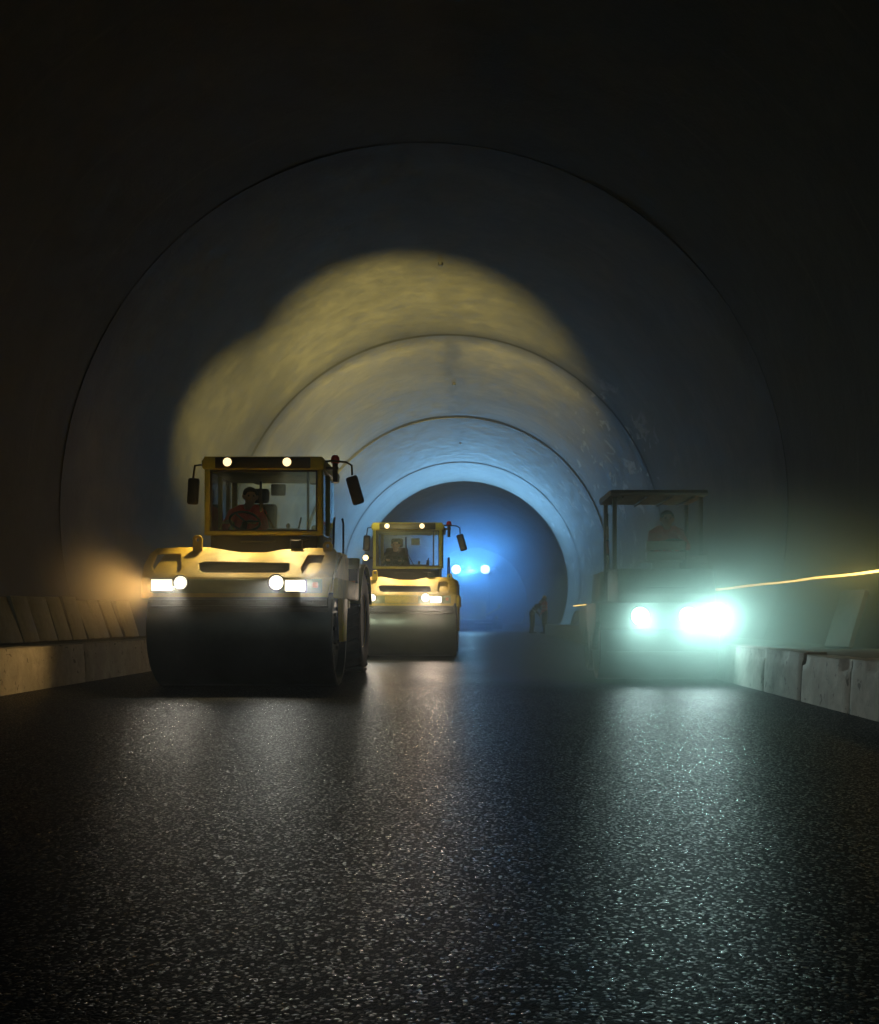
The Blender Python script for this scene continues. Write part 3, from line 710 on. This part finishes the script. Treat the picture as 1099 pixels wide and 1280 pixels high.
    ctr = Vector((-.34, 1.21, 1.97)); ax = Vector((0, .55, .83)).normalized(); u = Vector((1, 0, 0)); v_ = ax.cross(u)
    m = MB(); m.tube([ctr+(u*math.cos(k*math.pi/12)+v_*math.sin(k*math.pi/12))*.185 for k in range(24)], .016, 8, True)
    for k in (0, 2.1, 4.2): m.tube([ctr, ctr+(u*math.cos(k)+v_*math.sin(k))*.18], .011, 6)
    m.build('steering_wheel', M['black'], col_)
    m = MB(); m.box(-.02, .40, .90, 1.10, 1.13, 1.86, .03); m.box(.05, .52, 1.3, 1.9, 1.13, 1.70, .04); m.tube([(.18, 1.35, 1.70), (.18, 1.32, 1.90)], .014, 8); m.ell((.18, 1.32, 1.92), .028, .028, .035, 12)
    m.tube([(.36, 1.02, 1.85), (.40, 1.0, 2.0)], .012, 8); m.build('console', M['black'], root)
    MB().box(.04, .22, .92, .97, 2.26, 2.40, .015).build('cab_mirror', M['grey'], root)
    # --- rear half: articulation, hood, wheels, mudguards
    m = MB(); m.cyl((0, 1.15, .45), (0, 1.15, .98), .12, .12, 20); m.box(-.16, .16, .95, 1.9, .55, .85, .03); m.build('articulation_joint', M['black'], root)
    m = MB(); m.box(-.50, .50, 1.5, 4.35, .50, 1.09, .03); m.build('chassis', M['grey'], root)
    m = MB(); m.prism([(2.22, 1.10), (2.22, 1.62), (3.9, 1.50), (4.45, 1.30), (4.5, 1.10)], 'X', -.55, .52, bev=.04)
    for k in range(6): m.box(.519, .535, 2.6+k*.2, 2.68+k*.2, 1.18, 1.38, .004)
    m.build('engine_hood', M['yellow'], root)
    for s in (-1, 1):
        ty = MB(); ty.lathe([(.36, -.21), (.42, -.235), (.60, -.25), (.685, -.225), (.705, -.15), (.712, 0), (.705, .15), (.685, .225), (.60, .25), (.42, .235), (.36, .21)], 'X', (s*.72, 3.0, .72), 56)
        for k in range(26):
            a = k*2*math.pi/26
            for e in (-1, 1):
                Mx = Matrix.Translation((s*.72, 3.0, .72)) @ Matrix.Rotation(a+e*.06, 4, 'X') @ Matrix.Translation((e*.125, 0, .704)) @ Matrix.Rotation(e*R(24), 4, 'Z')
                ty.box(-.125, .125, -.035, .035, -.02, .022, .008, 1, Mx)
        wh = ty.build('wheel', M['rubber'], root)
        m = MB(); m.lathe([(.001, s*.10), (.14, s*.10), (.16, s*.16), (.26, s*.12), (.34, s*.20), (.37, s*.215), (.37, s*-.2), (.001, s*-.2)], 'X', (s*.72, 3.0, .72), 40)
        for k in range(8):
            a = k*math.pi/4; m.cyl((s*.72+s*.12, 3+.19*math.cos(a), .72+.19*math.sin(a)), (s*.72+s*.17, 3+.19*math.cos(a), .72+.19*math.sin(a)), .018, .018, 6)
        m.build('rim', M['yellow'], wh)
        xs = sorted((s*.46, s*.99)); m = MB()
        arc = [(3.0-.80*math.cos(t), .72+.80*math.sin(t)) for t in [R(18+k*12) for k in range(13)]]
        arc_i = [(3.0-.77*math.cos(t), .72+.77*math.sin(t)) for t in [R(18+k*12) for k in range(13)]]
        m.prism(arc+arc_i[::-1], 'X', xs[0], xs[1]); m.box(xs[0], xs[1], 2.05, 2.22, 1.42, 1.56, .02)
        mg = m.build('mudguard', M['shaded_yellow' if s > 0 else 'yellow'], root)
        MB().box(min(s*.62, s*.94), max(s*.62, s*.94), 2.035, 2.047, 1.20, 1.255, .004).build('reflector', M['orange_reflector'], mg)
        m = MB(); m.box(min(s*.60, s*.97), max(s*.60, s*.97), 2.05, 2.20, 1.14, 1.415, .012); m.build('battery_box', M['black'], mg)
    m = MB(); m.tube([(.78, 1.0, 1.2), (.80, 1.0, 1.95), (.80, 1.06, 2.0)], .014, 8); m.build('handrail', M['black'], root); m = MB(); m.tube([(.80, 1.9, 1.2), (.80, 1.9, 2.0), (.80, 1.8, 2.05)], .014, 8)
    m.build('handrail', M['black'], root)
    m = MB()
    for z in (.5, .78, 1.05): m.box(.62, .86, 1.35, 1.75, z, z+.03, .006)
    m.box(.62, .64, 1.35, 1.75, .5, 1.1, .004); m.build('step', M['black'], root)
    m = MB(); m.tube([(.30, 2.6, 1.5), (.30, 2.6, 1.95), (.30, 2.68, 2.02)], .035, 12); m.build('exhaust_pipe', M['black'], root)
    if not first:    # marker lamp on a stalk beside this cab
        m = MB(); m.tube([(-.72, 2.0, 2.05), (-.95, 1.9, 2.05)], .014, 8); br = m.build('lamp_bracket', M['black'], root)
        headlamp(root, 'side_lamp', (-1.0, 1.85, 2.05), 'round', 'lens_amber', .06, 60, AMBER, (0, -1, -.1), 120, .9, .05)
    return root
R1 = (-2.59, 12.2, 0); R2 = (-1.46, 21.3, 0)
roller(R1, 'nearest yellow roller on the left, its huge dark front drum closest to the camera', True)
roller(R2, 'second yellow roller farther in, with a yellow plate between its headlights', False)
J1 = dict(SIT); J1.update(head=(.06, -.05, 1.22), look=(.35, -1, -.1), chest=(.02, .04, .90))
person('person', 'operator in orange-red and navy clothes seated in the cab of the nearest yellow roller', (R1[0]-.42, R1[1]+1.68, 1.10), 0, J1, 'red_cloth', 'navy_cloth', None, None, False)
person('person', 'dark-clothed operator seated in the cab of the second yellow roller', (R2[0]-.34, R2[1]+1.68, 1.10), 0, SIT, 'dark_cloth', 'navy_cloth', None, None, False)

# ================================================================== open tandem roller with teal-white lamps
def tandem(loc):
    root = empty('tandem_roller', loc); tag(root, 'open roller with flat canopy on the right, lost behind its dazzling teal-white lamps', 'road roller')
    for yc in (0, 2.35):
        o = .12 if yc else 0
        pr = [(.12, -.66), (.38, -.66), (.42, -.72), (.47, -.725), (.485, -.715)]
        pr = [(.001, -.66)]+pr+[(r, -a) for r, a in pr[::-1]]+[(.001, .66)]
        MB().lathe(pr, 'X', (o, yc, .485), 80).build('drum', M['steel'], root)
        m = MB()
        for s in (-1, 1):
            m.prism([(yc-.62, .95), (yc-.62, .72), (yc-.16, .40), (yc+.16, .40), (yc+.5, .72), (yc+.5, .95)], 'X', o+s*.765-.03, o+s*.765+.03, bev=.012)
            m.cyl((o+s*.72, yc, .485), (o+s*.81, yc, .485), .13, .11, 20)
        m.box(o-.734, o+.734, yc-.62, yc-.50, .62, .95, .025); m.box(o-.734, o+.734, yc+.40, yc+.52, .66, .95, .02)
        m.build('yoke', M['cream'], root)
        m = MB(); m.box(o-.66, o+.66, yc-.55 if not yc else yc+.30, yc-.50 if not yc else yc+.36, .30, .36, .008); m.build('scraper', M['black'], root)
    m = MB(); m.prism([(-.56, .952), (-.60, 1.06), (-.42, 1.36), (.62, 1.40), (.62, .952)], 'X', -.52, .66, bev=.03)
    m.build('front_hood', M['cream'], root)
    m = MB(); m.box(-.20, .34, -.545, -.515, 1.0, 1.15, .006)
    for k in range(5): m.box(-.18, .32, -.56, -.54, 1.015+k*.027, 1.025+k*.027, .003)
    m.build('grille', M['black'], root)
    for x, pw in ((-.27, .9), (.30, 1.1), (.58, 1.5)):
        headlamp(root, 'headlight', (x, -.68, .79), 'round', 'lens_teal', .105, P_TANDEM*pw, TEAL, (.04, -1, -.30) if x < .5 else (.25, -1, -.16), 120 if x < .5 else 150, .9, .06)
    m = MB(); m.box(-.50, .74, .66, 1.75, .80, 1.0, .02); m.cyl((.06, .62, .5), (.06, .62, .98), .1, .1, 16); m.build('platform', M['grey'], root)
    m = MB(); m.box(-.48, .76, 1.78, 2.9, .97, 1.42, .04); m.build('rear_hood', M['cream'], root)
    # console of two pale bars
    m = MB(); m.box(.0, .50, .55, .68, 1.66, 1.77, .015); m.box(.0, .50, .52, .66, 1.53, 1.63, .015); m.box(.08, .44, .60, .72, 1.0, 1.55, .02); m.build('console', M['white_paint'], root)
    m = MB(); m.box(.52, .80, .5, .62, 1.40, 1.58, .02); m.tube([(-.10, .58, 1.36), (-.10, .55, 1.50), (.45, .55, 1.50)], .016, 8); m.build('grab_rail', M['white_paint'], root)
    ctr = Vector((.40, .92, 1.72)); ax = Vector((0, .5, .86)).normalized(); u = Vector((1, 0, 0)); v_ = ax.cross(u)
    m = MB(); m.tube([ctr+(u*math.cos(k*math.pi/12)+v_*math.sin(k*math.pi/12))*.17 for k in range(24)], .014, 8, True); m.tube([ctr, (.40, .70, 1.45)], .025, 8)
    for k in (0, 2.1, 4.2): m.tube([ctr, ctr+(u*math.cos(k)+v_*math.sin(k))*.165], .010, 6)
    m.build('steering_wheel', M['black'], root)
    m = MB(); m.box(.20, .64, 1.20, 1.62, 1.38, 1.47, .035, 3); m.box(.22, .62, 1.60, 1.70, 1.47, 1.90, .04, 3); m.box(.30, .54, 1.28, 1.55, 1.0, 1.375, .02); m.build('seat', M['fabric'], root)
    m = MB()
    for x in (-.40, .74):
        for y in (.72, 1.72): MB().tube([(x, y, 1.0), (x, y, 2.36)], .03, 10).build('canopy_post', M['grey'], root)
    m = MB(); m.prism([(.58, 2.37), (.56, 2.40), (.62, 2.445), (1.86, 2.47), (1.92, 2.42), (1.90, 2.38)], 'X', -.47, .81, bev=.012)
    for x in (-.30, .02, .34, .64): m.box(x-.015, x+.015, .66, 1.82, 2.345, 2.369, .003)
    m.build('canopy', M['grey'], root)
    ps = MB().tube([(-.52, .50, .96), (-.52, .50, 2.12)], .014, 8).build('marker_pole', M['black'], root)
    m = MB(); m.cyl((-.52, .50, 1.78), (-.52, .50, 1.96), .019, .019, 10); m.cyl((-.52, .50, 1.36), (-.52, .50, 1.58), .019, .019, 10); m.build('white_band', M['white_paint'], ps)
    MB().cyl((-.52, .50, 1.60), (-.52, .50, 1.76), .019, .019, 10).build('red_band', M['red_paint'], ps)
    return root
T1 = (2.18, 13.5, 0)
tandem(T1)
J3 = dict(SIT); J3.update(elL=(-.26, -.12, .82), elR=(.26, -.12, .82), haL=(-.16, -.33, .86), haR=(.16, -.33, .86))
person('person', 'operator in a red top sitting under the canopy of the teal-lit roller', (T1[0]+.42, T1[1]+1.44, .92), 0, J3, 'red_cloth', 'navy_cloth', None, None, False)

# ================================================================== paver far down the bore
def paver(loc):
    root = empty('asphalt_paver', loc); tag(root, 'distant paving machine in blue haze with two floodlights on its canopy', 'paver')
    for s in (-1, 1):
        m = MB(); m.prism([(.4, .0), (.15, .25), (.2, .62), (.5, .8), (3.4, .8), (3.75, .55), (3.7, .2), (3.45, 0)], 'X', s*1.05-.17, s*1.05+.17, bev=.03); m.build('track', M['rubber'], root)
        m = MB(); m.prism([(s*.35, .55), (s*1.65, 1.25), (s*1.65, 1.33), (s*.35, .64)], 'Y', -1.35, .95, bev=.01)
        m.prism([(s*1.58, 1.26), (s*1.66, 1.26), (s*1.66, 1.50), (s*1.58, 1.50)], 'Y', -1.35, .95, bev=.01); m.build('hopper_wing', M['yellow'], root)
    m = MB(); m.box(-1.5, 1.5, -1.55, -1.40, .30, .62, .03); m.cyl((-1.2, -1.62, .40), (-.25, -1.62, .40), .09, .09, 16); m.cyl((.25, -1.62, .40), (1.2, -1.62, .40), .09, .09, 16); m.build('push_roller', M['black'], root)
    m = MB(); m.box(-.88, .88, .97, 4.1, .55, 1.70, .05); m.build('engine_body', M['yellow'], root)
    m = MB()
    for k in range(7): m.box(-.6, .6, .95, .968, 1.05+k*.075, 1.09+k*.075, .004)
    m.build('grille', M['black'], root)
    m = MB(); m.box(-1.25, 1.25, 2.9, 4.2, 1.703, 1.80, .02); m.box(-1.0, 1.0, 2.7, 2.88, 1.703, 2.35, .04); m.build('operator_deck', M['grey'], root)
    m = MB()
    for x in (-1.1, 1.1):
        for y in (2.0, 4.1): MB().tube([(x, y, 1.2), (x, y, 3.42)], .045, 10).build('canopy_post', M['grey'], root)
    m = MB(); m.prism([(1.4, 3.43), (1.4, 3.50), (1.6, 3.58), (4.4, 3.58), (4.6, 3.50), (4.6, 3.43)], 'X', -1.45, 1.45, bev=.02); m.build('canopy', M['white_paint'], root)
    for x in (-.83, .83):
        headlamp(root, 'floodlight', (x, 1.30, 3.50), 'round', 'lens_blue', .26, P_PAVER, BLUE, (.24 if x > 0 else -.24, -1, .68), 74, 1.0, .12)
    spot(root, (0, 1.18, 3.49), (0, 0, 3.45), P_PAVER_WIDE, BLUE, 165, .6, .2)  # bare light added without a lamp body, for wide spill on the mist
    m = MB(); m.box(-1.9, 1.9, 4.7, 5.5, .06, .55, .04); m.box(-1.9, 1.9, 4.9, 5.6, .56, .72, .02); m.build('screed', M['black'], root)
    m = MB()
    for s in (-1, 1): m.box(s*1.5-.08, s*1.5+.08, 1.4, 5.0, .62, .84, .02)
    m.build('tow_arm', M['yellow'], root)
PV = (-.53, 60.5, 0)
paver(PV)

# ================================================================== two workers at the end of the right kerb
person('person', 'worker in a white helmet stooping at the far end of the right kerb', (2.45, 50.6, 0), R(60), BEND, 'navy_cloth', 'navy_cloth', 'helmet_white', 'workers at the end of the kerb')
person('person', 'worker in a dull red jacket standing right against the far end of the right kerb', (3.02, 49.9, 0), R(-70), STAND, 'red_cloth', 'dark_cloth', 'helmet_yellow', 'workers at the end of the kerb')

# ================================================================== dusty air in the bore
hz = MB(); hz.box(-9, 8, -7.5, 129.5, -1.03, 10.6)
ho = hz.build('haze', None, smooth=False); tag(ho, kind='stuff')
hm = bpy.data.materials.new('haze'); hm.use_nodes = True; t = hm.node_tree; t.nodes.clear()
out = t.nodes.new('ShaderNodeOutputMaterial'); pv = t.nodes.new('ShaderNodeVolumePrincipled')
pv.inputs['Color'].default_value = (.92, .96, 1, 1); pv.inputs['Density'].default_value = HAZE_DENSITY; pv.inputs['Anisotropy'].default_value = HAZE_ANISO
t.links.new(pv.outputs[0], out.inputs['Volume']); ho.data.materials.append(hm)

def glow_mist(loc, rad, dens, aniso, col, seed):
    """mist, mostly added as lamp glow: a soft volume that thins out to nothing at its edge"""
    m = MB(); m.ell((0, 0, 0), *rad, seg=28)
    o = m.build('glow_mist', None); o.location = loc; tag(o, kind='stuff')
    k = bpy.data.materials.new('glow_mist'); k.use_nodes = True; t = k.node_tree; t.nodes.clear()
    out = t.nodes.new('ShaderNodeOutputMaterial'); pv = t.nodes.new('ShaderNodeVolumePrincipled')
    v = coord(t, tuple(1/r for r in rad)); ln = N(t, 'ShaderNodeVectorMath', operation='LENGTH'); t.links.new(v, ln.inputs[0])
    f = math_(t, 'SUBTRACT', 1.0, ln.outputs['Value'], True); f = math_(t, 'POWER', f, 2.0)
    n = noise(t, coord(t, (1, 1, 1)), 1.6/min(1.6, rad[0]), 3, .5)
    f = math_(t, 'MULTIPLY', f, math_(t, 'ADD', math_(t, 'MULTIPLY', n, 1.4), .3))
    t.links.new(math_(t, 'MULTIPLY', f, dens), pv.inputs['Density'])
    pv.inputs['Color'].default_value = (*col, 1); pv.inputs['Anisotropy'].default_value = aniso
    t.links.new(pv.outputs[0], out.inputs['Volume']); o.data.materials.append(k)
glow_mist((3.0, 12.6, .82), (4.1, 2.7, 1.85), 1.45, .3, (.76, 1, .92), 1)  # added round the right roller's lamps, their teal glow put into its colour
glow_mist((-.3, 57.0, 2.4), (6.0, 10.0, 5.6), .30, .45, (.30, .58, 1), 2)  # far mist, with the floodlights' blue put into its colour
glow_mist((-.3, 48.0, 1.4), (2.6, 5.0, 2.5), .20, .45, (.72, .86, 1), 5)
glow_mist((-2.75, 10.95, 1.28), (1.9, 1.1, .68), .6, .35, (1, .97, .9), 3)  # added as bloom round the nearest headlights
glow_mist((-3.85, 11.3, 1.15), (.95, .9, .75), .9, .2, (1, .95, .85), 6)  # added to carry the amber glow at the left flank
glow_mist((-1.2, 20.0, .85), (1.7, 1.3, 1.1), .40, .35, (1, 1, .93), 4)  # added as a wash of glow before the second roller
